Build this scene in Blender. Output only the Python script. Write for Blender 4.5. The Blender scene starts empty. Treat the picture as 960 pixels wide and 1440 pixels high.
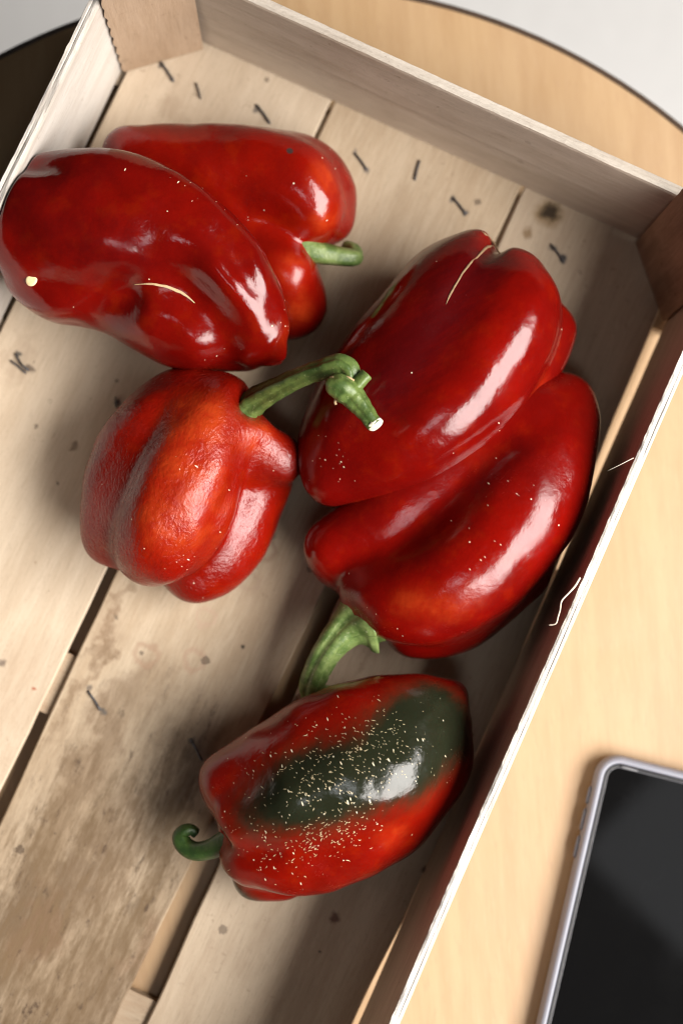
import bpy, bmesh, math, random
import numpy as np
from mathutils import Vector, Matrix, noise as mnoise
from mathutils.bvhtree import BVHTree

random.seed(7); RNG = np.random.default_rng(7)
scene = bpy.context.scene
COL = scene.collection

# ------------------------------------------------------------------ camera
cam_data = bpy.data.cameras.new('camera')
cam = bpy.data.objects.new('camera', cam_data); COL.objects.link(cam)
CR = Matrix(((0.910536, -0.413353, 0.007918), (0.412469, 0.90695, -0.085508), (0.028164, 0.081124, 0.996306))).to_4x4()
cam.matrix_world = Matrix.Translation((0.19737, -0.24568, 0.69598)) @ CR
cam_data.sensor_fit = 'VERTICAL'; cam_data.sensor_height = 36.0; cam_data.sensor_width = 24.0
cam_data.lens = 50.0
cam_data.clip_start = 0.02; cam_data.clip_end = 50
cam_data.dof.use_dof = True
cam_data.dof.focus_distance = 0.628
cam_data.dof.aperture_fstop = 3.5
cam_data.dof.aperture_blades = 9
scene.camera = cam

# ------------------------------------------------------------------ light
world = bpy.data.worlds.new('World'); scene.world = world; world.use_nodes = True
bg = world.node_tree.nodes['Background']
bg.inputs[0].default_value = (1.0, 0.86, 0.74, 1); bg.inputs[1].default_value = 0.020

def area(name, loc, target, sx, sy, power, color):
    d = bpy.data.lights.new(name, 'AREA'); d.shape = 'RECTANGLE'; d.size = sx; d.size_y = sy
    d.energy = power; d.color = color
    o = bpy.data.objects.new(name, d); COL.objects.link(o)
    o.location = loc
    o.rotation_euler = (Vector(target) - Vector(loc)).to_track_quat('-Z', 'Y').to_euler()
    return o
area('window_light', (1.66, -0.10, 1.50), (0.16, -0.20, 0.03), 2.16, 1.16, 152, (1.0, 0.955, 0.905))
area('added_overhead_lamp', (0.40, -0.63, 1.40), (0.40, -0.63, 0.0), 0.40, 0.20, 1.5, (0.95, 0.97, 1.0))  # unseen panel, added for the pale overhead reflections on the half green pepper
area('added_phone_reflection_lamp', (0.98, -0.36, 1.40), (0.90, -0.33, 0.0), 0.22, 0.50, 0.20, (0.95, 0.97, 1.0))  # unseen strip, added to put the pale wedge on the phone screen

scene.view_settings.view_transform = 'Standard'
scene.view_settings.look = 'None'
scene.view_settings.exposure = 0.0
scene.view_settings.gamma = 1.0
scene.cycles.max_bounces = 8
scene.cycles.filter_width = 1.0

# ------------------------------------------------------------------ node helpers
class G:
    """small node-graph writer"""
    def __init__(self, name):
        self.m = bpy.data.materials.new(name); self.m.use_nodes = True
        self.t = self.m.node_tree
        self.b = self.t.nodes['Principled BSDF']
    def n(self, typ, ins=None, out=0, **props):
        nd = self.t.nodes.new(typ)
        for k, v in props.items(): setattr(nd, k, v)
        for k, v in (ins or {}).items(): self.put(nd.inputs[k], v)
        return nd.outputs[out]
    def put(self, sock, v):
        if isinstance(v, bpy.types.NodeSocket): self.t.links.new(v, sock)
        else:
            if sock.type == 'RGBA' and len(v) == 3: v = (*v, 1)
            sock.default_value = v
    def math(self, op, a, b=0.0, c=0.0, clamp=False):
        return self.n('ShaderNodeMath', {0: a, 1: b, 2: c}, operation=op, use_clamp=clamp)
    def vm(self, op, a, b=(0, 0, 0), out=0):
        return self.n('ShaderNodeVectorMath', {0: a, 1: b}, out=out, operation=op)
    def ss(self, v, a, b, lo=0.0, hi=1.0):
        return self.n('ShaderNodeMapRange', {0: v, 1: a, 2: b, 3: lo, 4: hi}, interpolation_type='SMOOTHSTEP')
    def mix(self, f, a, b, blend='MIX'):
        nd = self.t.nodes.new('ShaderNodeMix'); nd.data_type = 'RGBA'; nd.blend_type = blend
        self.put(nd.inputs[0], f); self.put(nd.inputs[6], a); self.put(nd.inputs[7], b)
        return nd.outputs[2]
    def noise(self, vec, scale, detail=3.0, rough=0.55, dist=0.0, out=0):
        return self.n('ShaderNodeTexNoise', {'Vector': vec, 'Scale': scale, 'Detail': detail,
                      'Roughness': rough, 'Distortion': dist}, out=out)
    def voro(self, vec, scale, out=0, **p):
        return self.n('ShaderNodeTexVoronoi', {'Vector': vec, 'Scale': scale}, out=out, **p)
    def obj(self): return self.n('ShaderNodeTexCoord', out=3)
    def uv(self): return self.n('ShaderNodeTexCoord', out=2)
    def attr(self, name): return self.n('ShaderNodeAttribute', out=2, attribute_name=name)
    def rnd(self): return self.n('ShaderNodeObjectInfo', out=5)
    def bump(self, h, strength, dist, normal=None):
        ins = {'Strength': strength, 'Distance': dist, 'Height': h}
        if normal is not None: ins['Normal'] = normal
        return self.n('ShaderNodeBump', ins)
    def set(self, **kw):
        for k, v in kw.items(): self.put(self.b.inputs[k.replace('_', ' ')], v)
        return self.m

# ------------------------------------------------------------------ object helpers
def empty(name, loc, label, cat, group=None):
    o = bpy.data.objects.new(name, None); COL.objects.link(o)
    o.location = loc; o.empty_display_size = 0.02
    tag(o, label, cat, group); return o
def tag(o, label=None, cat=None, group=None, kind=None):
    if label: o['label'] = label
    if cat: o['category'] = cat
    if group: o['group'] = group
    if kind: o['kind'] = kind
    return o
def mesh(name, verts, faces, mat, smooth=True):
    me = bpy.data.meshes.new(name)
    me.from_pydata([tuple(map(float, v)) for v in verts], [], faces)
    me.materials.append(mat)
    bm = bmesh.new(); bm.from_mesh(me); bmesh.ops.recalc_face_normals(bm, faces=bm.faces); bm.to_mesh(me); bm.free()
    if smooth: me.polygons.foreach_set('use_smooth', [True] * len(me.polygons))
    me.update(); return me
def link(name, me, parent=None, loc=None, rot=None):
    o = bpy.data.objects.new(name, me); COL.objects.link(o)
    if loc is not None: o.location = loc
    if rot is not None: o.rotation_euler = rot
    if parent is not None:
        o.parent = parent
        if parent.type == 'EMPTY':
            o.matrix_parent_inverse = Matrix.Translation(-parent.location)
    return o
def part(name, verts, faces, mat, parent=None, smooth=True):
    return link(name, mesh(name, verts, faces, mat, smooth), parent)

def catmull(pts, n):
    P = np.array(pts, float)
    if len(P) == 1: return P
    Q0 = np.vstack([2*P[0]-P[1], P, 2*P[-1]-P[-2]])
    out = []
    for i in range(len(P)-1):
        a, b, c, d = Q0[i:i+4]
        for t in np.linspace(0, 1, n, endpoint=False):
            out.append(.5*((2*b)+(-a+c)*t+(2*a-5*b+4*c-d)*t*t+(-a+3*b-3*c+d)*t**3))
    out.append(P[-1]); return np.array(out)

def frames(path):
    T = np.gradient(path, axis=0); T /= np.linalg.norm(T, axis=1)[:, None]
    up = np.array([0, 0, 1.0]) if abs(T[0][2]) < .9 else np.array([1.0, 0, 0])
    u = np.cross(up, T[0]); u /= np.linalg.norm(u)
    U, V = [], []
    for t in T:
        u = u - t*(u@t); u /= np.linalg.norm(u)
        U.append(u.copy()); V.append(np.cross(t, u))
    return T, np.array(U), np.array(V)

def tube(ctrl, n=6, seg=20, ridge=0.0, nr=5, flat=1.0, cap0=True, cap1=True, twist=0.0, jit=0.0):
    """swept tube through (x,y,z,r) control points"""
    S = catmull(ctrl, n); path, r = S[:, :3], np.maximum(S[:, 3], 1e-5)
    T, U, V = frames(path)
    vs, fs = [], []
    m = len(path)
    for i in range(m):
        for j in range(seg):
            a = 2*math.pi*j/seg
            k = r[i]*(1+ridge*math.cos(nr*a+twist*i/m)+ridge*.45*math.cos((nr*2+1)*a+1.3+twist*i/m))
            if jit: k *= 1+jit*mnoise.noise((path[i][0]*400, path[i][1]*400+a, path[i][2]*400))
            vs.append(path[i]+k*(math.cos(a)*U[i]+flat*math.sin(a)*V[i]))
    for i in range(m-1):
        for j in range(seg):
            fs.append((i*seg+j, i*seg+(j+1) % seg, (i+1)*seg+(j+1) % seg, (i+1)*seg+j))
    if cap0: vs.append(path[0]-T[0]*r[0]*.25); c = len(vs)-1; fs += [(c, (j+1) % seg, j) for j in range(seg)]
    if cap1:
        vs.append(path[-1]+T[-1]*r[-1]*.15); c = len(vs)-1; o = (m-1)*seg
        fs += [(c, o+j, o+(j+1) % seg) for j in range(seg)]
    return vs, fs

# ------------------------------------------------------------------ wood
def wood(name, axis, light, dark, stain=(.20, .12, .07), stain_amt=0.25, spots=(), blobs=(), rough=.62,
         fleck=.5, bumpy=1.0, streak=1.0):
    """planed raw poplar: grain runs along axis; spots = (centre, radius, colour, amount, is_ring)"""
    g = G(name); co = g.obj(); rn = g.rnd()
    off = g.n('ShaderNodeCombineXYZ', {0: g.math('MULTIPLY', rn, 3.1), 1: g.math('MULTIPLY', rn, 5.7), 2: rn})
    p = g.vm('ADD', co, off)
    sc = [1.0, 1.0, 1.0]; sc[axis] = 0.11
    pg = g.vm('MULTIPLY', p, tuple(sc))
    warp = g.noise(pg, 60, 2, out=1)
    pw = g.vm('ADD', pg, g.vm('MULTIPLY', g.vm('SUBTRACT', warp, (.5, .5, .5)), (.006, .006, .006)))
    band = g.noise(pw, 75, 4, .6)
    fine = g.noise(pw, 620, 4, .7)
    cross = [1.0, 1.0, 1.0]; cross[axis] = .35
    pores = g.noise(g.vm('MULTIPLY', p, tuple(cross)), 1500, 2, .7)
    f = g.math('ADD', g.math('MULTIPLY', band, .7*streak), g.math('MULTIPLY', fine, .45))
    c = g.mix(g.ss(f, .40, .80), light, dark)
    fib = g.noise(g.vm('MULTIPLY', p, tuple(.05 if i == axis else 1.0 for i in range(3))), 1300, 3, .7)
    c = g.mix(g.ss(fib, .55, .72, 0, .38), c, tuple(x*.62 for x in dark))
    c = g.mix(g.ss(fib, .44, .30, 0, .30), c, tuple(min(.9, x*1.16) for x in light))
    c = g.mix(g.ss(pores, .56, .8, 0, .35), c, tuple(x*.55 for x in dark))
    big = g.noise(p, 14, 4, .6)
    big2 = g.noise(pg, 34, 4, .7)
    st = g.math('MULTIPLY', g.ss(big, .48, .72), g.ss(big2, .35, .62))
    c = g.mix(g.math('MULTIPLY', st, stain_amt), c, stain)
    gr_ = g.noise(p, 240, 5, .75)
    c = g.mix(g.math('MULTIPLY', g.ss(gr_, .60, .74), g.ss(big, .42, .62, .12, .8)), c, tuple(x*.8 for x in stain))
    wob = g.vm('MULTIPLY', g.vm('SUBTRACT', g.noise(p, 130, 4, .65, out=1), (.5, .5, .5)), (.008, .008, .008))
    wp = g.vm('ADD', co, wob)
    wob2 = g.vm('MULTIPLY', g.vm('SUBTRACT', g.noise(p, 45, 4, .65, out=1), (.5, .5, .5)), (.05, .05, .05))
    wp2 = g.vm('ADD', co, wob2)
    mid3 = tuple(.10 if i == axis else 1.0 for i in range(3))
    gv = g.vm('MULTIPLY', p, mid3)
    grime = g.math('ADD', g.math('MULTIPLY', g.ss(g.noise(gv, 75, 6, .72), .34, .66, .34, 1), .80), g.math('MULTIPLY', g.ss(g.noise(g.vm('MULTIPLY', p, tuple(.22 if i == axis else 1.0 for i in range(3))), 380, 5, .75), .40, .68), .40), clamp=True) if blobs else None
    for ctr, rx, ry, col, amt in blobs:
        d = g.vm('SUBTRACT', wp2, ctr)
        d = g.vm('LENGTH', g.vm('MULTIPLY', d, (1/rx, 1/ry, 0)), out=1)
        m_ = g.ss(d, 1.0, .25, 0, amt)
        m_ = g.math('MULTIPLY', m_, grime)
        c = g.mix(m_, c, col)
        if amt > .9:                                                    # dark mould flecks inside the dirtiest patches
            mo = g.ss(g.noise(g.vm('MULTIPLY', p, tuple(.4 if i == axis else 1.0 for i in range(3))), 150, 6, .8), .55, .70)
            c = g.mix(g.math('MULTIPLY', mo, g.ss(d, 1.05, .5, 0, .8)), c, (.055, .032, .02))
    for ctr, r, col, amt, ring in spots:
        d = g.vm('LENGTH', g.vm('MULTIPLY', g.vm('SUBTRACT', wp, ctr), (1, 1, 0)), out=1)
        if ring:
            d = g.math('ABSOLUTE', g.math('SUBTRACT', d, r))
            m_ = g.ss(d, r*.42, 0, 0, amt)
        else: m_ = g.ss(d, r, r*.35, 0, amt)
        c = g.mix(m_, c, col)
    if fleck:
        v = g.voro(p, 70); vc = g.voro(p, 70, out=1)
        r_ = g.n('ShaderNodeSeparateColor', {0: vc}, out=0)
        sz = g.ss(r_, .78, 1.0, 0, .16)
        dm = g.math('LESS_THAN', g.math('ADD', v, g.math('MULTIPLY', g.math('SUBTRACT', g.noise(p, 900, 2), .5), .16)), sz)
        c = g.mix(g.math('MULTIPLY', dm, fleck), c, (.05, .03, .02))
    h = g.math('ADD', g.math('MULTIPLY', fine, .6), g.math('MULTIPLY', pores, .5))
    nrm = g.bump(h, .35*bumpy, .0006)
    nrm = g.bump(band, .25*bumpy, .0015, nrm)
    g.set(Base_Color=c, Roughness=rough, Normal=nrm); g.put(g.b.inputs['Specular IOR Level'], .3)
    return g.m

PALE, TAN = (.56, .46, .345), (.47, .37, .265)
wood_side = wood('poplar_side', 1, (.533, .496, .451), (.429, .377, .326), stain_amt=.12, fleck=.15)
wood_right = wood('poplar_right_side', 1, (.68, .565, .46), (.54, .42, .33), stain_amt=.2, fleck=.15)
wood_end = wood('poplar_end', 0, (.53, .445, .36), (.42, .34, .26), stain_amt=.3, stain=(.24, .16, .10), fleck=.2)
wood_rim = wood('sawn_rim', 1, (.607, .577, .540), (.488, .437, .385), stain=(.25, .2, .16), stain_amt=.3, fleck=.25, bumpy=2.2)
wood_rim_end = wood('sawn_rim_end', 0, (.488, .437, .377), (.340, .289, .237), stain=(.25, .2, .16), stain_amt=.35, fleck=.25, bumpy=2.2)
wood_post = wood('post_wood', 2, (.43, .31, .215), (.345, .235, .15), stain_amt=.25, fleck=.15)
wood_post_dark = wood('post_wood_dark', 2, (.46, .31, .21), (.30, .19, .125), stain_amt=.5, stain=(.06, .03, .02), fleck=.3)
wood_batten = wood('batten_wood', 0, (.429, .340, .244), (.326, .229, .148), fleck=.2)
wood_a = wood('plank_wood_left', 1, PALE, TAN, stain_amt=.28, fleck=.6,
    spots=[((0.0167, -0.0185, 0.0000), .0024, (.10, .085, .08), .75, False), ((0.0252, -0.0230, 0.0000), .0022, (.10, .085, .08), .6, False), ((0.0694, -0.0186, 0.0000), .0024, (.09, .08, .075), .75, False),
           ((0.0146, -0.1802, 0.0000), .0024, (.06, .055, .05), .85, False), ((0.0230, -0.1857, 0.0000), .0024, (.10, .07, .05), .75, False), ((0.0687, -0.1823, 0.0000), .0024, (.04, .04, .045), .9, False),
           ((0.0639, -0.1728, 0.0000), .0016, (.10, .08, .06), .7, False), ((0.0594, -0.2106, 0.0000), .0024, (.13, .085, .05), .7, False), ((0.0605, -0.2316, 0.0000), .0014, (.05, .04, .03), .8, False),
           ((0.0727, -0.3207, 0.0000), .0028, (.10, .07, .055), .75, False), ((0.0916, -0.3263, 0.0000), .0015, (.30, .06, .02), .8, False), ((0.0667, -0.2697, 0.0000), .0015, (.25, .16, .09), .5, False)],
    blobs=[((0.0331, -0.0343, 0.0000), .014, .012, (.34, .25, .17), .6), ((0.0133, -0.1824, 0.0000), .010, .02, (.36, .27, .19), .6), ((0.0848, -0.3406, 0.0000), .03, .06, (.38, .27, .18), .55)])
def rustmarks(*qs): return [((*q, 0.0), .0024, (.10, .085, .08), .65, False) for q in qs]
wood_b = wood('plank_wood_middle', 1, (.53, .425, .305), (.42, .315, .21), stain_amt=.36, fleck=.6, streak=1.15,
    spots=[((0.1340, -0.2884, 0.0000), .0052, (.33, .20, .13), .5, True), ((0.1562, -0.2814, 0.0000), .0050, (.40, .25, .17), .45, True),
           ((0.1648, -0.2182, 0.0000), .0055, (.30, .19, .13), .6, True), ((0.1655, -0.2355, 0.0000), .0042, (.36, .25, .18), .4, True),
           ((0.1532, -0.2601, 0.0000), .0042, (.46, .30, .22), .35, True), ((0.1663, -0.2099, 0.0000), .0030, (.08, .06, .05), .8, False), ((0.1751, -0.2664, 0.0000), .0013, (.04, .03, .02), .9, False), ((0.1154, -0.3149, 0.0000), .0022, (.10, .08, .07), .75, False), ((0.1264, -0.3215, 0.0000), .0024, (.08, .075, .07), .75, False), ((0.1710, -0.3167, 0.0000), .0022, (.09, .08, .07), .7, False), ((0.1780, -0.0197, 0.0000), .0022, (.07, .07, .075), .8, False), ((0.1863, -0.0235, 0.0000), .0026, (.06, .06, .065), .85, False), ((0.1233, -0.0190, 0.0000), .0020, (.10, .09, .09), .7, False), ((0.1319, -0.0242, 0.0000), .0020, (.09, .08, .08), .7, False), ((0.1128, -0.2772, 0.0000), .0018, (.12, .09, .06), .7, False)],
    blobs=[((0.1479, -0.4339, 0.0000), .055, .085, (.070, .043, .021), 1.0), ((0.1309, -0.3423, 0.0000), .012, .065, (.20, .13, .08), .75), ((0.1110, -0.2837, 0.0000), .006, .05, (.22, .14, .08), .75), ((0.1101, -0.3142, 0.0000), .006, .05, (.20, .13, .075), .7), ((0.1398, -0.3008, 0.0000), .012, .03, (.24, .165, .10), .6), ((0.1736, -0.3490, 0.0000), .02, .04, (.07, .05, .035), .8), ((0.1826, -0.3965, 0.0000), .006, .02, (.08, .06, .045), .9), ((0.1491, -0.3969, 0.0000), .008, .03, (.07, .05, .035), .75), ((0.1284, -0.4244, 0.0000), .02, .03, (.06, .038, .026), .85),
           ((0.1717, -0.3369, 0.0000), .022, .045, (.085, .058, .04), .9), ((0.1572, -0.3822, 0.0000), .02, .05, (.15, .09, .055), .75),
           ((0.2037, -0.4417, -0.0000), .035, .035, (.11, .07, .045), .8), ((0.1436, -0.4249, 0.0000), .012, .03, (.16, .045, .02), .55),
           ((0.1910, -0.4147, 0.0000), .008, .02, (.18, .06, .03), .5), ((0.1607, -0.4136, 0.0000), .10, .15, (.15, .098, .052), 1.0)])
wood_c = wood('plank_wood_right', 1, (.51, .41, .30), (.42, .32, .225), stain_amt=.35, fleck=.55,
    spots=[((0.2240, -0.0060, 0.0000), .0095, (.24, .15, .055), .7, False), ((0.2244, -0.0051, 0.0000), .0065, (.035, .022, .012), .95, False),
           ((0.2187, -0.0197, 0.0000), .0035, (.20, .12, .05), .75, False), ((0.2693, -0.3652, 0.0000), .0035, (.10, .03, .02), .8, False),
           ((0.2996, -0.3266, 0.0000), .003, (.05, .02, .015), .8, False), ((0.2692, -0.3824, 0.0000), .0015, (.03, .02, .015), .9, False), ((0.2331, -0.0215, 0.0000), .0022, (.05, .05, .055), .8, False), ((0.2398, -0.0243, 0.0000), .0026, (.04, .04, .05), .9, False)])

def fbm(x, y, z=0.0): return mnoise.noise((x, y, z))+.5*mnoise.noise((2.1*x, 2.1*y, z+7))+.25*mnoise.noise((4.3*x, 4.3*y, z+3))

def board(name, a, b, thick, z0, z1, mats, parent, nseg=110, wav=.0008, crack=0.0, seed=0.0, z1b=None):
    """upright board from a to b (inner face), outwards thickness to the left of a->b; sawn rough top edge (second material)"""
    a, b = np.array(a, float), np.array(b, float); d = b-a; L = np.linalg.norm(d); d /= L
    nrm = np.array([-d[1], d[0]])
    rows = []
    for i in range(nseg+1):
        s = L*i/nseg; ctr = a+d*s
        zt = z1 + ((z1b-z1)*i/nseg if z1b is not None else 0)
        e1 = wav*fbm(s*38, seed, 1); e2 = wav*fbm(s*38, seed, 9); w = wav*.8*fbm(s*9, seed, 4); f_ = wav*.55*fbm(s*220, seed, 2)
        prof = []
        def add(o, z): prof.append((*(ctr+nrm*(o+w)), z))
        add(0, z0); add(0, z0+(zt-z0)*.35); add(0, z0+(zt-z0)*.7); add(-abs(f_)*.5, zt-.0016)
        add(.0004+f_, zt+e1-.0001)                                  # inner arris
        cd = crack*max(0, fbm(s*26, seed+5, 2)+.25)
        c_ = thick*(.58+.10*fbm(s*14, seed, 6))
        add(thick*.30, zt+.0002+f_*.7); add(c_-.0004, zt+f_*.6-.2*cd); add(c_, zt-cd); add(c_+.0004, zt+f_*.5-.15*cd)
        add(thick-.0005-f_, zt+e2*.7-.0001)
        add(thick, zt-.0012); add(thick, z0)
        rows.append(prof)
    m = len(rows[0]); vs = [v for r in rows for v in r]; fs = []; mi = []
    for i in range(nseg):
        for j in range(m):
            k = (j+1) % m
            fs.append((i*m+j, i*m+k, (i+1)*m+k, (i+1)*m+j)); mi.append(1 if 4 <= j < 9 else 0)
    fs.append(tuple(range(m))[::-1]); mi.append(0); fs.append(tuple(nseg*m+j for j in range(m))); mi.append(0)
    o = part(name, vs, fs, mats[0], parent, smooth=False); o.data.materials.append(mats[1])
    o.data.polygons.foreach_set('material_index', mi)
    return o

def plank(x0, x1, y0, y1, zt, th, mat, parent, name='floor_plank', x0b=None, x1b=None, axis=1, n=60, cup=.0, edge=.0005, seed=0., xr=None):
    """board lying flat; x0b/x1b are the edges at the y0 end; softly worn arrises"""
    vs, fs = [], []
    bev = .0007
    xs_ = None
    for i in range(n+1):
        t = i/n; y = y1+(y0-y1)*t
        l = x0+((x0b if x0b is not None else x0)-x0)*t + edge*fbm(y*25, seed, 1)
        r = x1+((x1b if x1b is not None else x1)-x1)*t + edge*fbm(y*25, seed, 5)
        if xr: r = float(np.interp(-y, [-q[0] for q in xr], [q[1] for q in xr]))+edge*.4*fbm(y*25, seed, 5)
        prof = [(l, y, zt-th), (l, y, zt-bev), (l+bev, y, zt)]
        for q in range(1, 8): 
            u = q/8; prof.append((l+bev+(r-l-2*bev)*u, y, zt+cup*(4*u*(1-u))+.0002*fbm(u*4, y*12, seed)))
        prof += [(r-bev, y, zt), (r, y, zt-bev), (r, y, zt-th)]
        vs += prof
    m = 13
    for i in range(n):
        for j in range(m): 
            k = (j+1) % m
            fs.append((i*m+j, (i+1)*m+j, (i+1)*m+k, i*m+k))
    fs.append(tuple(range(m))); fs.append(tuple(n*m+j for j in range(m))[::-1])
    return part(name, vs, fs, mat, parent, smooth=False)

W, H, T, LEN = 0.300, 0.0773, 0.0052, 0.484
ZT = -0.0102                                                    # table surface

# ------------------------------------------------------------------ room floor and table
g = G('pale_floor'); p = g.obj()
fl = g.noise(p, 3, 4); fl2 = g.noise(p, 60, 3)
g.set(Base_Color=g.mix(fl, (.57, .567, .562), g.mix(fl2, (.62, .616, .61), (.51, .506, .50))), Roughness=.45)
v = [(-6, -6, -.76), (6, -6, -.76), (6, 6, -.76), (-6, 6, -.76)]
tag(part('floor', v, [(0, 1, 2, 3)], g.m), kind='structure')

g = G('beech_laminate'); p = g.obj()
rotp = g.n('ShaderNodeMapping', {'Vector': p, 'Rotation': (0, 0, math.radians(62))})
st = g.vm('MULTIPLY', rotp, (.10, 1, 1))
gr = g.noise(st, 120, 4, .6); fine = g.noise(st, 900, 3, .65)
fl = g.noise(g.vm('MULTIPLY', rotp, (.22, 1, 1)), 520, 2, .6)
c = g.mix(g.ss(gr, .3, .72), (.385, .245, .118), (.335, .200, .088))
c = g.mix(g.ss(fl, .57, .72, 0, .5), c, (.324, .191, .090))
c = g.mix(g.ss(fine, .5, .8, 0, .22), c, (.475, .338, .209))
mott = g.noise(p, 20, 3); c = g.mix(g.ss(mott, .35, .75, 0, .22), c, (.367, .238, .130))
nr = g.bump(fine, .12, .0004)
g.set(Base_Color=c, Roughness=g.ss(g.noise(p, 30, 4), .3, .7, .54, .62), Normal=nr)
g.put(g.b.inputs['Specular IOR Level'], .95)
beech = g.m
g = G('dark_edge_band'); p = g.obj()
g.set(Base_Color=g.mix(g.noise(p, 80, 3), (.075, .045, .028), (.035, .022, .015)), Roughness=.4)
edge_mat = g.m
g = G('painted_steel'); g.set(Base_Color=(.05, .05, .05), Roughness=.4, Metallic=.6); steel_dark = g.m

TC, TR = (0.184, -0.225), 0.306
table = empty('round_table', (TC[0], TC[1], -.76), 'small round table with pale beech top and dark edge under the crate', 'table')
def lathe(prof, n=160, c=(0, 0)):
    vs, fs = [], []; m = len(prof)
    for i in range(n):
        a = 2*math.pi*i/n
        for r, z in prof: vs.append((c[0]+r*math.cos(a), c[1]+r*math.sin(a), z))
    for i in range(n):
        for j in range(m-1):
            fs.append((i*m+j, ((i+1) % n)*m+j, ((i+1) % n)*m+j+1, i*m+j+1))
    return vs, fs
def disc_top(c, r, z, n=160):
    vs = [(c[0], c[1], z)]+[(c[0]+r*math.cos(2*math.pi*i/n), c[1]+r*math.sin(2*math.pi*i/n), z) for i in range(n)]
    return vs, [(0, 1+i, 1+(i+1) % n) for i in range(n)]
vs, fs = disc_top(TC, TR-.0032, ZT)
k = len(vs); lv, lf = lathe([(TR-.0032, ZT), (TR-.0032, ZT-.024), (0.001, ZT-.024)], c=TC)
part('tabletop', vs+lv, fs+[tuple(i+k for i in f) for f in lf], beech, table, smooth=False)
vs, fs = lathe([(TR-.0031, ZT-.024), (TR-.0031, ZT+.0004), (TR-.0022, ZT+.0009), (TR-.0006, ZT+.0006), (TR, ZT-.0006), (TR, ZT-.023), (TR-.001, ZT-.0245), (TR-.0031, ZT-.0245)], c=TC)
part('edge_band', vs, fs, edge_mat, table)
vs, fs = lathe([(.09, ZT-.026), (.028, ZT-.036), (.024, -.3), (.024, -.70), (.04, -.735), (.19, -.748), (.20, -.7595)], n=48, c=TC)
part('pedestal', vs, fs, steel_dark, table)

# ------------------------------------------------------------------ crate
crate = empty('wooden_crate', (W/2, -LEN/2, ZT), 'shallow open wooden produce crate of pale rough boards holding the red peppers', 'crate')
board('side_panel', (0, -LEN), (0, .0), T, .0005, H+.0004, (wood_side, wood_rim), crate, nseg=170, wav=.0007, crack=.0022, seed=2.)
board('side_panel', (W, 0.0), (W, -LEN), T-.0004, -.0004, H, (wood_right, wood_rim), crate, nseg=190, wav=.0006, crack=.0009, seed=11.)
board('end_board', (0.0, 0), (W, 0), T, .037, H-.0006, (wood_end, wood_rim_end), crate, nseg=120, wav=.00045, crack=.0004, seed=21., z1b=H-.0028)
board('end_board', (0.0, .0012), (W, .0012), T-.0016, .0007, .0362, (wood_end, wood_end), crate, nseg=60, wav=.0003, seed=31.)
board('end_board', (W, -LEN), (0, -LEN), T, -.0005, H-.002, (wood_end, wood_rim_end), crate, nseg=80, wav=.00045, seed=41.)

plank(.0022, .1012, -LEN+.001, .0035, 0, .003, wood_a, crate, x0b=.0015, x1b=.0975, seed=1.)
plank(.1032, .2062, -LEN+.001, .0035, .0002, .003, wood_b, crate, x0b=.1050, x1b=.1930, seed=6.)
plank(.2078, .2925, -LEN+.001, .0035, 0, .003, wood_c, crate, x0b=.2085, seed=12., xr=((0, .2952), (-.03, .2948), (-.09, .2956), (-.14, .2980), (-.18, .3002), (-.355, .3002), (-.39, .2980), (-.46, .2970), (-.6, .2970)))
for y in (-.0205, -.183, -.319, -.452):
    plank(-.003, W+.003, y-.0155, y+.0155, -.0034, -ZT-.0034-.0002, wood_batten, crate, name='cross_batten', n=8, edge=.0002, seed=y*90)

def prism(pts, z0, z1, mat, jag=0.0, n=26):
    """triangular corner post, front face between pts[1] and pts[2], with a splintered saw edge along pts[1]"""
    P = np.array(pts, float); vs, fs = [], []
    for i in range(n+1):
        z = z0+(z1-z0)*i/n
        j = jag*(0.5*fbm(z*160, 3.)+(.8 if i % 3 == 0 else -.2))
        e = (P[2]-P[1])/np.linalg.norm(P[2]-P[1])
        q1 = P[1]+e*j
        q12 = P[1]+e*(.0022+j*.3)
        for q in (P[0], q1, q12, P[2]-e*.001, P[2]+(P[0]-P[2])*.03): vs.append((*q, z))
    m = 5
    for i in range(n):
        for j in range(m):
            k = (j+1) % m; fs.append((i*m+j, i*m+k, (i+1)*m+k, (i+1)*m+j))
    fs.append(tuple(range(m))[::-1]); fs.append(tuple(n*m+j for j in range(m)))
    return vs, fs
for pts, mt in (([(.0016, -.0016), (.0012, -.0300), (.0330, -.0016)], wood_post),
                ([(W-.0012, -.0016), (W-.0300, -.0016), (W-.0010, -.0330)], wood_post_dark)):
    vs, fs = prism(pts, .0004, H+.012, mt, jag=.0009 if mt is wood_post else .0002)
    part('corner_post', vs, fs, mt, crate, smooth=False)
for pts in ([(.0016, -LEN+.0016), (.033, -LEN+.0016), (.0012, -LEN+.03)], [(W-.0012, -LEN+.0016), (W-.0010, -LEN+.0330), (W-.0300, -LEN+.0016)]):
    vs, fs = prism(pts, .0004, H+.012, wood_post); part('corner_post', vs, fs, wood_post, crate, smooth=False)

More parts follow.
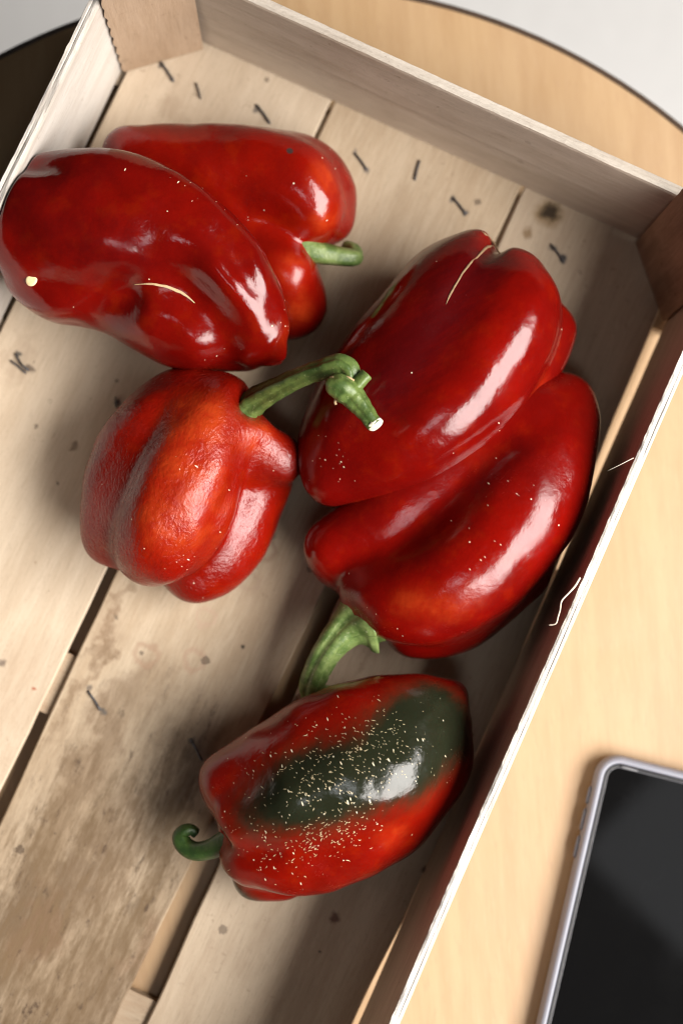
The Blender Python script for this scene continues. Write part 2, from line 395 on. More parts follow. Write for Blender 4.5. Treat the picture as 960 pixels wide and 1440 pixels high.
g = G('staple_wire'); p = g.obj()
g.set(Base_Color=g.mix(g.ss(g.noise(p, 700, 3), .45, .65), (.13, .13, .14), (.05, .04, .035)), Roughness=.42, Metallic=.75)
wire = g.m
g = G('rusty_wire'); p = g.obj()
g.set(Base_Color=g.mix(g.noise(p, 900, 3), (.40, .11, .03), (.16, .05, .02)), Roughness=.7); rust = g.m
r = .0006
vs, fs = tube([(-.0052, 0, -.0012, r), (-.0051, 0, .0003, r), (-.0042, 0, .0008, r), (0, .0002, .0007, r), (.0042, 0, .0008, r), (.0051, 0, .0003, r), (.0052, 0, -.0012, r)], n=3, seg=7)
staple_me = mesh('staple', vs, fs, wire)
def staple(px, ang, s=1.0):
    o = link('staple', staple_me, crate, (px[0], px[1], .0003), (0, 0, math.radians(ang)))
    o.scale = (s, s, 1.0); return o
for q, a, s in (((0.0207, -0.0203, 0.0000), -32, 1.1), ((0.0391, -0.0226, 0.0000), -50, .75), ((0.0735, -0.0199, 0.0000), -30, 1.05), ((0.1280, -0.0216, 0.0000), -30, .95), ((0.1554, -0.0137, 0.0000), 100, .95),
             ((0.1819, -0.0215, 0.0000), -28, 1.0), ((0.2365, -0.0231, 0.0000), -30, 1.05), ((0.1209, -0.3187, 0.0000), -32, 1.0), ((0.1755, -0.3199, 0.0000), -38, 1.05), ((0.0686, -0.1827, 0.0000), -60, .5), ((0.0177, -0.1866, 0.0000), -15, .9)):
    staple(q, a, s)
r = .0006
vs, fs = tube([(*(0.0138, -0.1812, 0.0010), r), (*(0.0188, -0.1849, 0.0018), r), (*(0.0234, -0.1861, 0.0010), r)], n=4, seg=7)
part('staple', vs, fs, wire, crate)
vs, fs = tube([(*(0.1468, 0.0027, 0.0085), .0006), (*(0.1511, 0.0037, 0.0120), .0009), (*(0.1535, 0.0028, 0.0070), .0012), (*(0.1546, 0.0025, 0.0020), .0009)], n=5, seg=8, flat=.5)
part('staple', vs, fs, rust, crate)['label'] = 'rusty bent staple end at the foot of the end board'
vs, fs = tube([(*(0.1540, 0.0042, 0.0040), .0006), (*(0.1554, 0.0061, 0.0050), .0007), (*(0.1609, 0.0071, 0.0040), .0004)], n=4, seg=7)
part('staple', vs, fs, wire, crate)

g = G('wood_fibre'); g.set(Base_Color=(.56, .49, .40), Roughness=.75); fibre = g.m
for ctrl in ([(*(0.2992, -0.1755, 0.0768), .0005), (*(0.2985, -0.1799, 0.0776), .00055), (*(0.2970, -0.1840, 0.0790), .00045), (*(0.2954, -0.1885, 0.0800), .00042), (*(0.2963, -0.1921, 0.0800), .00035), (*(0.2967, -0.1953, 0.0800), .00040), (*(0.2972, -0.1985, 0.0790), .00035), (*(0.2949, -0.2002, 0.0775), .00050)],
             [(*(0.2996, -0.1174, 0.0766), .0003), (*(0.2982, -0.1191, 0.0770), .00022), (*(0.2949, -0.1233, 0.0785), .00016), (*(0.2914, -0.1275, 0.0775), .00006)]):
    vs, fs = tube(ctrl, n=4, seg=6, flat=.45)
    part('splinter', vs, fs, fibre, crate)

# ------------------------------------------------------------------ peppers
def sdf(P, lobes, grooves):
    D = None
    for k, S in lobes:
        A, B = S[:-1], S[1:]
        ab = B[:, :3]-A[:, :3]; ll = (ab**2).sum(1)+1e-12
        ap = P[:, None, :]-A[None, :, :3]
        t = np.clip((ap*ab[None]).sum(2)/ll, 0, 1)
        d = np.sqrt(((ap-t[..., None]*ab[None])**2).sum(2))-(A[:, 3]+t*(B[:, 3]-A[:, 3]))
        d = d.min(1)
        if D is None: D = d
        else:
            h = np.clip(.5+.5*(D-d)/k, 0, 1); D = D*(1-h)+d*h-k*h*(1-h)
    for S, w, dep in grooves:
        D = D+dep*np.exp(-(polydist(P, S)/w)**2)
    return D
def polydist(P, S):
    S = np.array(S, float)
    if len(S) == 1: return np.linalg.norm(P-S[0], axis=1)
    A, B = S[:-1], S[1:]; ab = B-A; ll = (ab**2).sum(1)+1e-12
    ap = P[:, None, :]-A[None]; t = np.clip((ap*ab[None]).sum(2)/ll, 0, 1)
    return np.sqrt(((ap-t[..., None]*ab[None])**2).sum(2)).min(1)

def vnoise(P, scale, seed):
    """cheap smooth 3D noise in numpy: summed random plane waves"""
    r = np.random.default_rng(seed); out = np.zeros(len(P))
    for i in range(14):
        d = r.normal(size=3); d /= np.linalg.norm(d)
        out += np.sin(P@d*scale*r.uniform(.6, 1.6)*2*math.pi+r.uniform(0, 6.28))
    return out/14**.5/1.0

PEP_BVH = {}
def flesh_mesh(key, lobes, spine, grooves=(), marks=None, lump=.00032, nu=170, nv=190, capr=.24, mat=None, seed=0, wall=None, drop=0.0):
    lob = [(k, catmull(c, 7)) for k, c in lobes]
    gro = [(catmull(s, 4) if len(s) > 1 else np.array(s), w, d) for s, w, d in grooves]
    sp = catmull(spine, 8)
    seg = np.r_[0, np.cumsum(np.linalg.norm(np.diff(sp, axis=0), axis=1))]; L = seg[-1]
    def rays(nu, nv):
        O, Dr = [], []
        T, U, V = frames(sp)
        th = 2*np.pi*np.arange(nv)/nv
        for i in range(nu):
            u = i/(nu-1)
            if u < capr: s, ph = 0, (u/capr)*math.pi/2
            elif u > 1-capr: s, ph = L, math.pi/2+((u-1+capr)/capr)*math.pi/2
            else: s, ph = L*(u-capr)/(1-2*capr), math.pi/2
            o = np.array([np.interp(s, seg, sp[:, c]) for c in range(3)])
            t = np.array([np.interp(s, seg, T[:, c]) for c in range(3)]); t /= np.linalg.norm(t)
            uu = np.array([np.interp(s, seg, U[:, c]) for c in range(3)]); uu -= t*(uu@t); uu /= np.linalg.norm(uu)
            vv = np.cross(t, uu)
            O.append(np.repeat(o[None], nv, 0))
            Dr.append(-math.cos(ph)*t[None]+math.sin(ph)*(np.cos(th)[:, None]*uu+np.sin(th)[:, None]*vv))
        return np.concatenate(O), np.concatenate(Dr)
    cu, cv = 57, 60
    O, Dr = rays(cu, cv); t = np.zeros(len(O))
    for _ in range(26): t = np.maximum(0, t-sdf(O+Dr*t[:, None], lob, gro)*.9)
    tc = t.reshape(cu, cv)
    ui = np.linspace(0, cu-1, nu); vi = np.arange(nv)*cv/nv
    u0 = np.minimum(ui.astype(int), cu-2); fu = (ui-u0)[:, None]; v0 = vi.astype(int) % cv; v1 = (v0+1) % cv; fv = (vi-vi.astype(int))[None]
    t = ((tc[u0][:, v0]*(1-fv)+tc[u0][:, v1]*fv)*(1-fu)+(tc[u0+1][:, v0]*(1-fv)+tc[u0+1][:, v1]*fv)*fu).ravel()
    O, Dr = rays(nu, nv)
    for _ in range(6): t = np.maximum(0, t-sdf(O+Dr*t[:, None], lob, gro)*.8)
    P = O+Dr*t[:, None]
    n_ = vnoise(P, 32, seed+1)*lump+vnoise(P, 75, seed+2)*lump*.28
    P = P+Dr*n_[:, None]
    if wall is not None:                                                # presses against the side panel below its rim
        lowv = P[:, 2] < .079; P[lowv, 0] = np.maximum(P[lowv, 0], wall)
    P[:, 2] = np.maximum(P[:, 2]-drop, .0006)                            # the underside flattens where it rests on the planks
    G_ = P.reshape(nu, nv, 3).copy()
    for _ in range(7):
        G_[1:-1] = .5*G_[1:-1]+.25*(G_[:-2]+G_[2:])
        G_ = .7*G_+.15*(np.roll(G_, 1, 1)+np.roll(G_, -1, 1))
        G_[0] = G_[0].mean(0); G_[-1] = G_[-1].mean(0)
    vs = [G_[0].mean(0)]+list(G_[1:-1].reshape(-1, 3))+[G_[-1].mean(0)]
    fs = []; N = nu-2
    for j in range(nv): fs.append((0, 1+(j+1) % nv, 1+j))
    idx = np.arange(N*nv).reshape(N, nv)+1; nx = np.roll(idx, -1, 1)
    fs += np.stack([idx[:-1], nx[:-1], nx[1:], idx[1:]], -1).reshape(-1, 4).tolist()
    last = len(vs)-1
    for j in range(nv): fs.append((last, int(idx[-1, j]), int(nx[-1, j])))
    VS = np.array(vs)
    me = mesh('flesh', VS, fs, mat)
    for nm in ('orange', 'maroon_shade', 'green', 'fleck', 'scab'):
        a = np.zeros(len(VS))
        for c, rad, s in (marks or {}).get(nm, ()):
            c = np.array(c, float)
            a += s*np.exp(-(polydist(VS, c if c.ndim == 2 else c[None])/rad)**2)
        at = me.attributes.new(nm, 'FLOAT', 'POINT'); at.data.foreach_set('value', np.clip(a, 0, 1.5).astype(np.float32))
    # surface coordinates in metres: along the axis and around it
    mer = np.r_[0, np.cumsum(np.linalg.norm(np.diff(G_, axis=0), axis=2).mean(1))]
    uvl = me.uv_layers.new(name='skin')
    row = np.r_[0, 1+np.arange(N*nv)//nv, nu-1]; colm = np.r_[0, np.arange(N*nv) % nv, 0]
    li = np.empty(len(me.loops), int); me.loops.foreach_get('vertex_index', li)
    uu = mer[row[li]]; cc = colm[li].astype(float)
    ls = np.empty(len(me.polygons), int); me.polygons.foreach_get('loop_start', ls)
    lt = np.empty(len(me.polygons), int); me.polygons.foreach_get('loop_total', lt)
    pid = np.repeat(np.arange(len(ls)), lt)
    mx = np.maximum.reduceat(cc, ls)
    cc = np.where((mx[pid] == nv-1) & (cc == 0), nv, cc)
    uvl.data.foreach_set('uv', np.stack([uu, cc/nv*.22], 1).ravel().astype(np.float32))
    return me

def skin(name, rough=.17, crinkle=.25, red=(.36, .0035, .0035), flecks=.35, dull=0.0):
    g = G(name); p = g.obj(); uv = g.uv()
    n1 = g.noise(p, 26, 4, .6); n2 = g.noise(p, 95, 3, .6)
    c = g.mix(g.ss(n1, .3, .7), red, (red[0]*.66, red[1]*.7, red[2]*1.2))
    c = g.mix(g.ss(g.noise(p, 320, 4, .7), .45, .75, 0, .30), c, (red[0]*.6, red[1]*.6, red[2]*.8))
    c = g.mix(g.ss(n2, .5, .75, 0, .45), c, (red[0]*1.15, red[1]*2+.003, red[2]))
    nz = g.math('MULTIPLY', g.math('SUBTRACT', g.noise(g.vm('ADD', g.vm('MULTIPLY', uv, (.5, 1.0, 0)), g.vm('MULTIPLY', p, (.4, .4, .4))), 170, 6, .7), .5), .55)
    def am(nm, a, b): return g.ss(g.math('ADD', g.attr(nm), g.math('MULTIPLY', nz, g.ss(g.attr(nm), .03, .3))), a, b)
    c = g.mix(am('maroon_shade', .1, .9), c, (.052, .0014, .0018))  # darker skin, with shade on the flanks turned from the window painted in
    orange_glow = g.mix(g.ss(n2, .35, .65), (.36, .034, .006), (.27, .013, .003))
    c = g.mix(am('orange', .1, 1.0), c, orange_glow)  # orange skin, with warm glow on lit flanks painted into the colour
    gm = am('green', .05, .66)
    brn = g.mix(g.ss(g.math('ADD', g.attr('green'), nz), .30, .85), (.062, .017, .007), (.014, .016, .008))
    c = g.mix(gm, c, brn)
    # corky lenticels: short pale dashes running around the fruit
    spots = None
    sv = g.vm('MULTIPLY', g.vm('ADD', uv, g.vm('MULTIPLY', g.noise(p, 60, 2, out=1), (.003, .003, 0))), (3.0, 1.0, 0))
    for scale, thr in ((270, .18), (450, .16)):
        v = g.voro(sv, scale); vc = g.n('ShaderNodeSeparateColor', {0: g.voro(sv, scale, out=1)}, out=0)
        dens = g.math('MULTIPLY', g.math('MULTIPLY', g.attr('fleck'), flecks), g.ss(g.noise(p, 85, 3, .6), .34, .66, .08, 1.0))
        on = g.math('LESS_THAN', vc, dens)
        m_ = g.math('MULTIPLY', on, g.ss(v, thr+.07, thr))
        spots = m_ if spots is None else g.math('MAXIMUM', spots, m_)
    # sparse specks everywhere
    v = g.voro(p, 210); vc = g.n('ShaderNodeSeparateColor', {0: g.voro(p, 210, out=1)}, out=1)
    sp2 = g.math('MULTIPLY', g.math('LESS_THAN', vc, .07), g.ss(v, .11, .07))
    spots = g.math('MAXIMUM', spots, g.math('MULTIPLY', sp2, .7))
    c = g.mix(spots, c, (.66, .58, .42))
    c = g.mix(am('scab', .3, .6), c, (.045, .022, .02))
    fine = g.noise(p, 900, 3, .6); mid = g.noise(p, 260, 4, .6)
    cr = g.noise(g.vm('MULTIPLY', uv, (.7, 1, 0)), 560, 4, .6, .3)
    nrm = g.bump(fine, .10, .00035)
    nrm = g.bump(mid, .12+.10*crinkle, .0008, nrm)
    nrm = g.bump(g.noise(p, 75, 3, .5), .20, .0020, nrm)
    nrm = g.bump(cr, crinkle*.42, .0008, nrm)
    nrm = g.bump(spots, .25, .0003, nrm)
    rg = g.math('ADD', g.math('ADD', g.ss(g.noise(p, 38, 5, .7), .40, .68, rough*.60, rough*1.35), g.ss(g.noise(p, 420, 4, .7), .5, .75, 0, .07)), g.math('MULTIPLY', spots, .3))
    g.set(Base_Color=c, Roughness=rg, Normal=nrm)
    g.put(g.b.inputs['IOR'], 1.5); g.put(g.b.inputs['Specular IOR Level'], .42)
    g.put(g.b.inputs['Subsurface Weight'], .12); g.put(g.b.inputs['Subsurface Radius'], (.006, .0012, .0008)); g.put(g.b.inputs['Subsurface Scale'], 1.0)
    
    return g.m

def stem_mat(name, a, b, pale=(.42, .46, .22)):
    g = G(name); p = g.obj()
    n1 = g.noise(p, 160, 4, .6); n2 = g.noise(p, 700, 3, .65)
    c = g.mix(g.ss(n1, .35, .65), a, b)
    c = g.mix(g.ss(n2, .58, .75, 0, .5), c, pale)
    c = g.mix(g.ss(g.noise(p, 330, 4, .7), .66, .75, 0, .6), c, (.10, .06, .03))
    g.set(Base_Color=c, Roughness=.42, Normal=g.bump(g.math('ADD', n2, n1), .35, .0006))
    return g.m
stem_green = stem_mat('stem_green', (.120, .175, .042), (.050, .090, .020))
stem_pale = stem_mat('stem_pale', (.19, .255, .08), (.075, .13, .03), (.5, .52, .32))
stem_dark = stem_mat('stem_dark', (.035, .075, .015), (.018, .045, .010), (.12, .18, .06))
g = G('stem_cut'); p = g.obj()
g.set(Base_Color=g.mix(g.ss(g.noise(p, 500, 3), .35, .65), (.80, .77, .66), (.58, .56, .40)), Roughness=.8, Normal=g.bump(g.noise(p, 900, 3), .6, .0008)); stem_cut = g.m
g = G('cork'); p = g.obj()
g.set(Base_Color=g.mix(g.noise(p, 600, 4, .7), (.34, .22, .11), (.10, .045, .025)), Roughness=.75, Normal=g.bump(g.noise(p, 1500, 3), .6, .0006)); cork = g.m
g = G('cream_cork'); p = g.obj()
g.set(Base_Color=g.mix(g.noise(p, 700, 3), (.58, .44, .25), (.40, .25, .12)), Roughness=.6, Normal=g.bump(g.noise(p, 1800, 3), .6, .0005)); cream_cork = g.m

GROUP = 'ripe red peppers lying in the crate'
def pepper(label, key, lobes, spine, mat, **kw):
    me = flesh_mesh(key, lobes, spine, mat=mat, **kw)
    n = len(me.vertices); co = np.empty(n*3); me.vertices.foreach_get('co', co); co = co.reshape(-1, 3)
    PEP_BVH[key] = BVHTree.FromPolygons([tuple(v) for v in co], [tuple(q.vertices) for q in me.polygons])
    root = empty('bell_pepper', (co[:, 0].mean(), co[:, 1].mean(), co[:, 2].min()), label, 'pepper', GROUP)
    link('flesh', me, root)
    return root, co

def ray_skin(key, pts, lift=0., normals=False):
    """find where the sight lines through some rough points meet a pepper's skin"""
    bvh = PEP_BVH[key]; C = Vector((0.19737, -0.24568, 0.69598)); out, nn = [], []
    for p in pts:
        d = (Vector(p[:3])-C).normalized()
        loc, nor, _, _ = bvh.ray_cast(C, d)
        if loc is None: loc, nor, _, _ = bvh.find_nearest(Vector(p[:3]))
        if nor.dot(d) > 0: nor = -nor
        out.append(np.array(loc+nor*lift)); nn.append(np.array(nor))
    return (np.array(out), np.array(nn)) if normals else np.array(out)

# ---- the tapered dark red one against the left side
skA = skin('skin_dark_glossy', rough=.13, crinkle=.22, red=(0.150, 0.0026, 0.0010))
rootA, coA = pepper('dark red pepper leaning on the left side panel with a pinched tip', 'A', [
    (.010, [(0.0073, -0.1188, 0.0580, 0.0198), (0.0269, -0.1067, 0.0640, 0.0190), (0.0529, -0.1010, 0.0670, 0.0195), (0.0809, -0.1047, 0.0660, 0.0183), (0.1066, -0.1151, 0.0620, 0.0165), (0.1270, -0.1268, 0.0560, 0.0099)]),
    (.010, [(0.0081, -0.1395, 0.0520, 0.0174), (0.0314, -0.1443, 0.0460, 0.0221), (0.0565, -0.1381, 0.0440, 0.0215), (0.0819, -0.1382, 0.0440, 0.0228), (0.1051, -0.1371, 0.0460, 0.0201), (0.1252, -0.1358, 0.0500, 0.0100)]),
    (.012, [(0.0100, -0.1296, 0.0580, 0.0198), (0.0350, -0.1247, 0.0620, 0.0235), (0.0613, -0.1209, 0.0600, 0.0210), (0.0866, -0.1234, 0.0520, 0.0167), (0.1154, -0.1315, 0.0500, 0.0110)]),
    (.014, [(0.0158, -0.1305, 0.0400, 0.0216), (0.0518, -0.1233, 0.0340, 0.0238), (0.0874, -0.1280, 0.0360, 0.0205), (0.1163, -0.1339, 0.0460, 0.0097)]),
    (.003, [(0.1336, -0.1350, 0.0540, 0.0061), (0.1364, -0.1366, 0.0540, 0.0039)]),
    (.003, [(0.1332, -0.1390, 0.0500, 0.0045), (0.1365, -0.1384, 0.0490, 0.0029)]),
], [(0.0157, -0.1262, 0.0500), (0.0459, -0.1214, 0.0500), (0.0760, -0.1241, 0.0500), (0.1074, -0.1297, 0.0500), (0.1242, -0.1334, 0.0520)],
    grooves=[([(0.0681, -0.1382, 0.0780), (0.0847, -0.1335, 0.0760), (0.0997, -0.1368, 0.0720), (0.1120, -0.1439, 0.0660), (0.1172, -0.1525, 0.0500)], .0072, .0078), ([(0.0966, -0.1176, 0.0800), (0.1152, -0.1249, 0.0740), (0.1293, -0.1337, 0.0640)], .0065, -.0026),
             ([(-0.0012, -0.1110, 0.0720), (0.0135, -0.1057, 0.0800), (0.0290, -0.1038, 0.0850), (0.0465, -0.1037, 0.0880)], .0045, .0030), ([(0.0575, -0.0945, 0.0880), (0.0778, -0.0983, 0.0860), (0.0989, -0.1077, 0.0800), (0.1139, -0.1185, 0.0740)], .006, .0026), ([(0.0186, -0.1273, 0.0800), (0.0515, -0.1216, 0.0880), (0.0781, -0.1209, 0.0860)], .010, -.0012),
             ([(-0.0004, -0.1454, 0.0500)], .012, .008), ([(0.0073, -0.1077, 0.0700)], .006, .0015),
             ([(0.0465, -0.1628, 0.0450), (0.0585, -0.1529, 0.0600), (0.0651, -0.1424, 0.0660)], .009, .0048), ([(0.0284, -0.1540, 0.0660), (0.0445, -0.1494, 0.0700), (0.0544, -0.1392, 0.0750)], .007, .0014),
             ([(0.0761, -0.1468, 0.0680)], .009, -.0022), ([(0.0465, -0.1176, 0.0900), (0.0819, -0.1214, 0.0880)], .01, .0010)],
    marks=dict(maroon_shade=[([(0.0071, -0.1293, 0.0700), (0.0381, -0.1323, 0.0800), (0.0593, -0.1260, 0.0800)], .018, .55), ([(0.0001, -0.1147, 0.0700), (0.0378, -0.0991, 0.0900)], .012, .35)],
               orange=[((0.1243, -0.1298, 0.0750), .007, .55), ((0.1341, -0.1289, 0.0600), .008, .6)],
               fleck=[([(0.0520, -0.0871, 0.0850), (0.0726, -0.0881, 0.0800), (0.0975, -0.0982, 0.0700)], .009, .22), ((0.1286, -0.1170, 0.0600), .008, .6), ((0.1091, -0.1475, 0.0600), .008, .3)],
               scab=[((0.0333, -0.0952, 0.0880), .0011, .9), ((0.0470, -0.0867, 0.0850), .0012, .9)]), mat=skA, lump=.0007, seed=3, wall=.0006)
pts = ray_skin('A', [(0.0685, -0.1392, 0.0800), (0.0743, -0.1362, 0.0800), (0.0804, -0.1345, 0.0800), (0.0863, -0.1339, 0.0800), (0.0913, -0.1343, 0.0800), (0.0960, -0.1357, 0.0800)], .0002)
vs, fs = tube([(*p, r) for p, r in zip(pts, (.0002, .0005, .0006, .0007, .0005, .0002))], n=10, seg=9, flat=.5, jit=.5)
part('scar', vs, fs, cream_cork, rootA)['label'] = 'curved cream scar line'
vs, fs = tube([(.0200, -.1470, .050, .0050), (.0100, -.1480, .052, .0042), (.0056, -.1478, .057, .0036), (.0046, -.1472, .063, .0034), (.0044, -.1466, .068, .0030)], seg=16, ridge=.08)
part('stem', vs, fs, stem_dark, rootA)

# ---- the one behind it
skB = skin('skin_back', rough=.19, crinkle=.15, red=(0.200, 0.0038, 0.0010))
rootB, coB = pepper('red pepper at the back with a dark spot and curled pale stem', 'B', [
    (.009, [(0.0294, -0.0738, 0.0340, 0.0132), (0.0536, -0.0671, 0.0360, 0.0172), (0.0814, -0.0588, 0.0380, 0.0197), (0.1043, -0.0564, 0.0400, 0.0203), (0.1184, -0.0623, 0.0400, 0.0164), (0.1220, -0.0668, 0.0380, 0.0132)]),
    (.007, [(0.0673, -0.0621, 0.0260, 0.0161), (0.1021, -0.0478, 0.0260, 0.0194), (0.1186, -0.0510, 0.0260, 0.0174), (0.1276, -0.0608, 0.0250, 0.0127)]),
    (.005, [(0.0905, -0.0879, 0.0260, 0.0100), (0.1105, -0.0943, 0.0340, 0.0132), (0.1211, -0.0956, 0.0360, 0.0139), (0.1242, -0.0993, 0.0340, 0.0126)]),
    (.006, [(0.0941, -0.0882, 0.0200, 0.0101), (0.1172, -0.0974, 0.0220, 0.0168), (0.1277, -0.1040, 0.0220, 0.0175), (0.1279, -0.1085, 0.0220, 0.0148)]),
    (.012, [(0.0590, -0.0763, 0.0280, 0.0150), (0.0895, -0.0775, 0.0280, 0.0174), (0.1121, -0.0779, 0.0260, 0.0147)]),
], [(0.0466, -0.0732, 0.0300), (0.0751, -0.0703, 0.0300), (0.0998, -0.0753, 0.0300), (0.1106, -0.0811, 0.0280)],
    grooves=[([(0.1023, -0.0870, 0.0550), (0.1186, -0.0834, 0.0500), (0.1296, -0.0797, 0.0400)], .004, .0015), ([(0.0667, -0.0570, 0.0520), (0.0477, -0.0632, 0.0500)], .01, .0008)],
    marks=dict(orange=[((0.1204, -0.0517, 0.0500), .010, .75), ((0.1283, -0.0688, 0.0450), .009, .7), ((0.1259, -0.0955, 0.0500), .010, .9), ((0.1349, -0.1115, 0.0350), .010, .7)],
               maroon_shade=[((0.0976, -0.0772, 0.0500), .012, .4)], fleck=[((0.1287, -0.0739, 0.0500), .008, .4), ((0.0943, -0.0935, 0.0500), .01, .5)],
               scab=[((0.1016, -0.0478, 0.0560), .0020, 1.3)]), mat=skB, seed=11, drop=.0035)
vs, fs = tube([(0.1211, -0.0812, 0.0320, 0.0066), (0.1292, -0.0809, 0.0320, 0.0056), (0.1378, -0.0786, 0.0310, 0.0047), (0.1443, -0.0764, 0.0300, 0.0043), (0.1475, -0.0743, 0.0280, 0.0040), (0.1452, -0.0704, 0.0240, 0.0034), (0.1405, -0.0690, 0.0200, 0.0027)], seg=20, ridge=.06, nr=5)
part('stem', vs, fs, stem_pale, rootB)

# ---- the crinkled one with the long broken stem
skC = skin('skin_crinkled', rough=.27, crinkle=1.35, red=(0.220, 0.0049, 0.0010), flecks=.4)
rootC, coC = pepper('blocky crinkled orange red pepper with a long snapped green stem', 'C', [
    (.007, [(0.1209, -0.1737, 0.0460, 0.0175), (0.1216, -0.1919, 0.0490, 0.0233), (0.1223, -0.2132, 0.0500, 0.0258), (0.1217, -0.2310, 0.0460, 0.0240), (0.1202, -0.2411, 0.0420, 0.0177)]),
    (.011, [(0.1040, -0.1749, 0.0400, 0.0151), (0.0977, -0.1925, 0.0400, 0.0203), (0.0963, -0.2163, 0.0360, 0.0205), (0.0982, -0.2370, 0.0320, 0.0153), (0.0999, -0.2444, 0.0300, 0.0133)]),
    (.006, [(0.1226, -0.1787, 0.0480, 0.0143), (0.1374, -0.1759, 0.0460, 0.0123), (0.1478, -0.1754, 0.0400, 0.0112)]),
    (.004, [(0.1466, -0.1834, 0.0360, 0.0125), (0.1554, -0.1787, 0.0360, 0.0119)]),
    (.006, [(0.1476, -0.1884, 0.0200, 0.0179), (0.1489, -0.2091, 0.0190, 0.0190), (0.1452, -0.2294, 0.0190, 0.0193), (0.1398, -0.2423, 0.0200, 0.0159)]),
    (.012, [(0.1070, -0.1786, 0.0260, 0.0221), (0.1132, -0.2093, 0.0260, 0.0261), (0.1186, -0.2290, 0.0260, 0.0208)]),
    (.006, [(0.1220, -0.1638, 0.0440, 0.0111), (0.1354, -0.1719, 0.0420, 0.0105), (0.1470, -0.1762, 0.0380, 0.0086)]),
], [(0.1238, -0.1833, 0.0340), (0.1232, -0.2056, 0.0340), (0.1227, -0.2242, 0.0340)],
    grooves=[([(0.1325, -0.1647, 0.0520)], .007, .005), ([(0.0983, -0.1775, 0.0600), (0.1022, -0.2043, 0.0620), (0.1023, -0.2319, 0.0580), (0.1058, -0.2539, 0.0400)], .0045, .0014),
             ([(0.1410, -0.1863, 0.0600), (0.1421, -0.2036, 0.0620), (0.1410, -0.2284, 0.0580), (0.1326, -0.2531, 0.0350)], .0050, .0022), ([(0.1471, -0.1800, 0.0550), (0.1488, -0.1902, 0.0520), (0.1587, -0.1952, 0.0400)], .005, .0026), ([(0.1457, -0.1669, 0.0400)], .006, .003)],
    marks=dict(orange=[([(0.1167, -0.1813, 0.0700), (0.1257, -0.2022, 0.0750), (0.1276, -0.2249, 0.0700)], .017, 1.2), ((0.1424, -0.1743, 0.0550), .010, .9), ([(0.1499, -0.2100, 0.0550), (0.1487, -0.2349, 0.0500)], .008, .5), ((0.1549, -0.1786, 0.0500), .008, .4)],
               maroon_shade=[([(0.0932, -0.1726, 0.0500), (0.0874, -0.2023, 0.0500), (0.0835, -0.2317, 0.0400)], .010, .5)],
               fleck=[((0.1176, -0.1931, 0.0700), .006, .6), ((0.1393, -0.2380, 0.0600), .006, .7), ((0.1498, -0.2136, 0.0550), .008, .3)]), mat=skC, lump=.0007, seed=23)
vs, fs = tube([(0.1297, -0.1712, 0.0440, 0.0098), (0.1331, -0.1655, 0.0480, 0.0068), (0.1364, -0.1598, 0.0530, 0.0058), (0.1438, -0.1524, 0.0640, 0.0049), (0.1520, -0.1450, 0.0750, 0.0043), (0.1597, -0.1394, 0.0820, 0.0043), (0.1649, -0.1354, 0.0860, 0.0043), (0.1694, -0.1356, 0.0870, 0.0043), (0.1716, -0.1389, 0.0860, 0.0046), (0.1720, -0.1420, 0.0850, 0.0043)], seg=30, ridge=.12, nr=5, jit=.10, twist=.5)
stC = part('stem', vs, fs, stem_green, rootC)
vs, fs = tube([(0.1647, -0.1456, 0.0900, 0.0027), (0.1666, -0.1453, 0.0910, 0.0045), (0.1707, -0.1447, 0.0910, 0.0056), (0.1759, -0.1459, 0.0900, 0.0052), (0.1812, -0.1486, 0.0900, 0.0044), (0.1862, -0.1515, 0.0910, 0.0036), (0.1901, -0.1535, 0.0910, 0.0036)], seg=24, ridge=.10, nr=4, twist=.8, jit=.10, cap1=False)
nb = part('stem_node', vs, fs, stem_green, stC)
vs, fs = tube([(0.1749, -0.1441, 0.0890, 0.0036), (0.1767, -0.1387, 0.0900, 0.0030), (0.1781, -0.1350, 0.0900, 0.0029)], seg=14, ridge=.12, nr=3, jit=.1)
part('side_stub', vs, fs, stem_green, stC)
vs, fs = tube([(0.1892, -0.1530, 0.0910, 0.0035), (0.1901, -0.1535, 0.0912, 0.0036), (0.1908, -0.1539, 0.0915, 0.0032), (0.1911, -0.1541, 0.0916, 0.0018)], n=3, seg=24, jit=.25)
part('cut_end', vs, fs, stem_cut, stC)
for a in ([(0.1704, -0.1492, 0.0890, 0.0006), (0.1704, -0.1513, 0.0890, 0.0007), (0.1712, -0.1523, 0.0890, 0.0005)], [(0.1718, -0.1493, 0.0890, 0.0006), (0.1736, -0.1502, 0.0890, 0.0007), (0.1748, -0.1500, 0.0890, 0.0004)], [(0.1642, -0.1431, 0.0920, 0.0005), (0.1657, -0.1427, 0.0930, 0.0007), (0.1684, -0.1428, 0.0930, 0.0004)], [(0.1690, -0.1403, 0.0920, 0.0004), (0.1715, -0.1400, 0.0930, 0.0006), (0.1742, -0.1401, 0.0930, 0.0004)]):
    vs, fs = tube(a, n=4, seg=7, jit=.4); part('dry_sepal', vs, fs, cream_cork, stC)

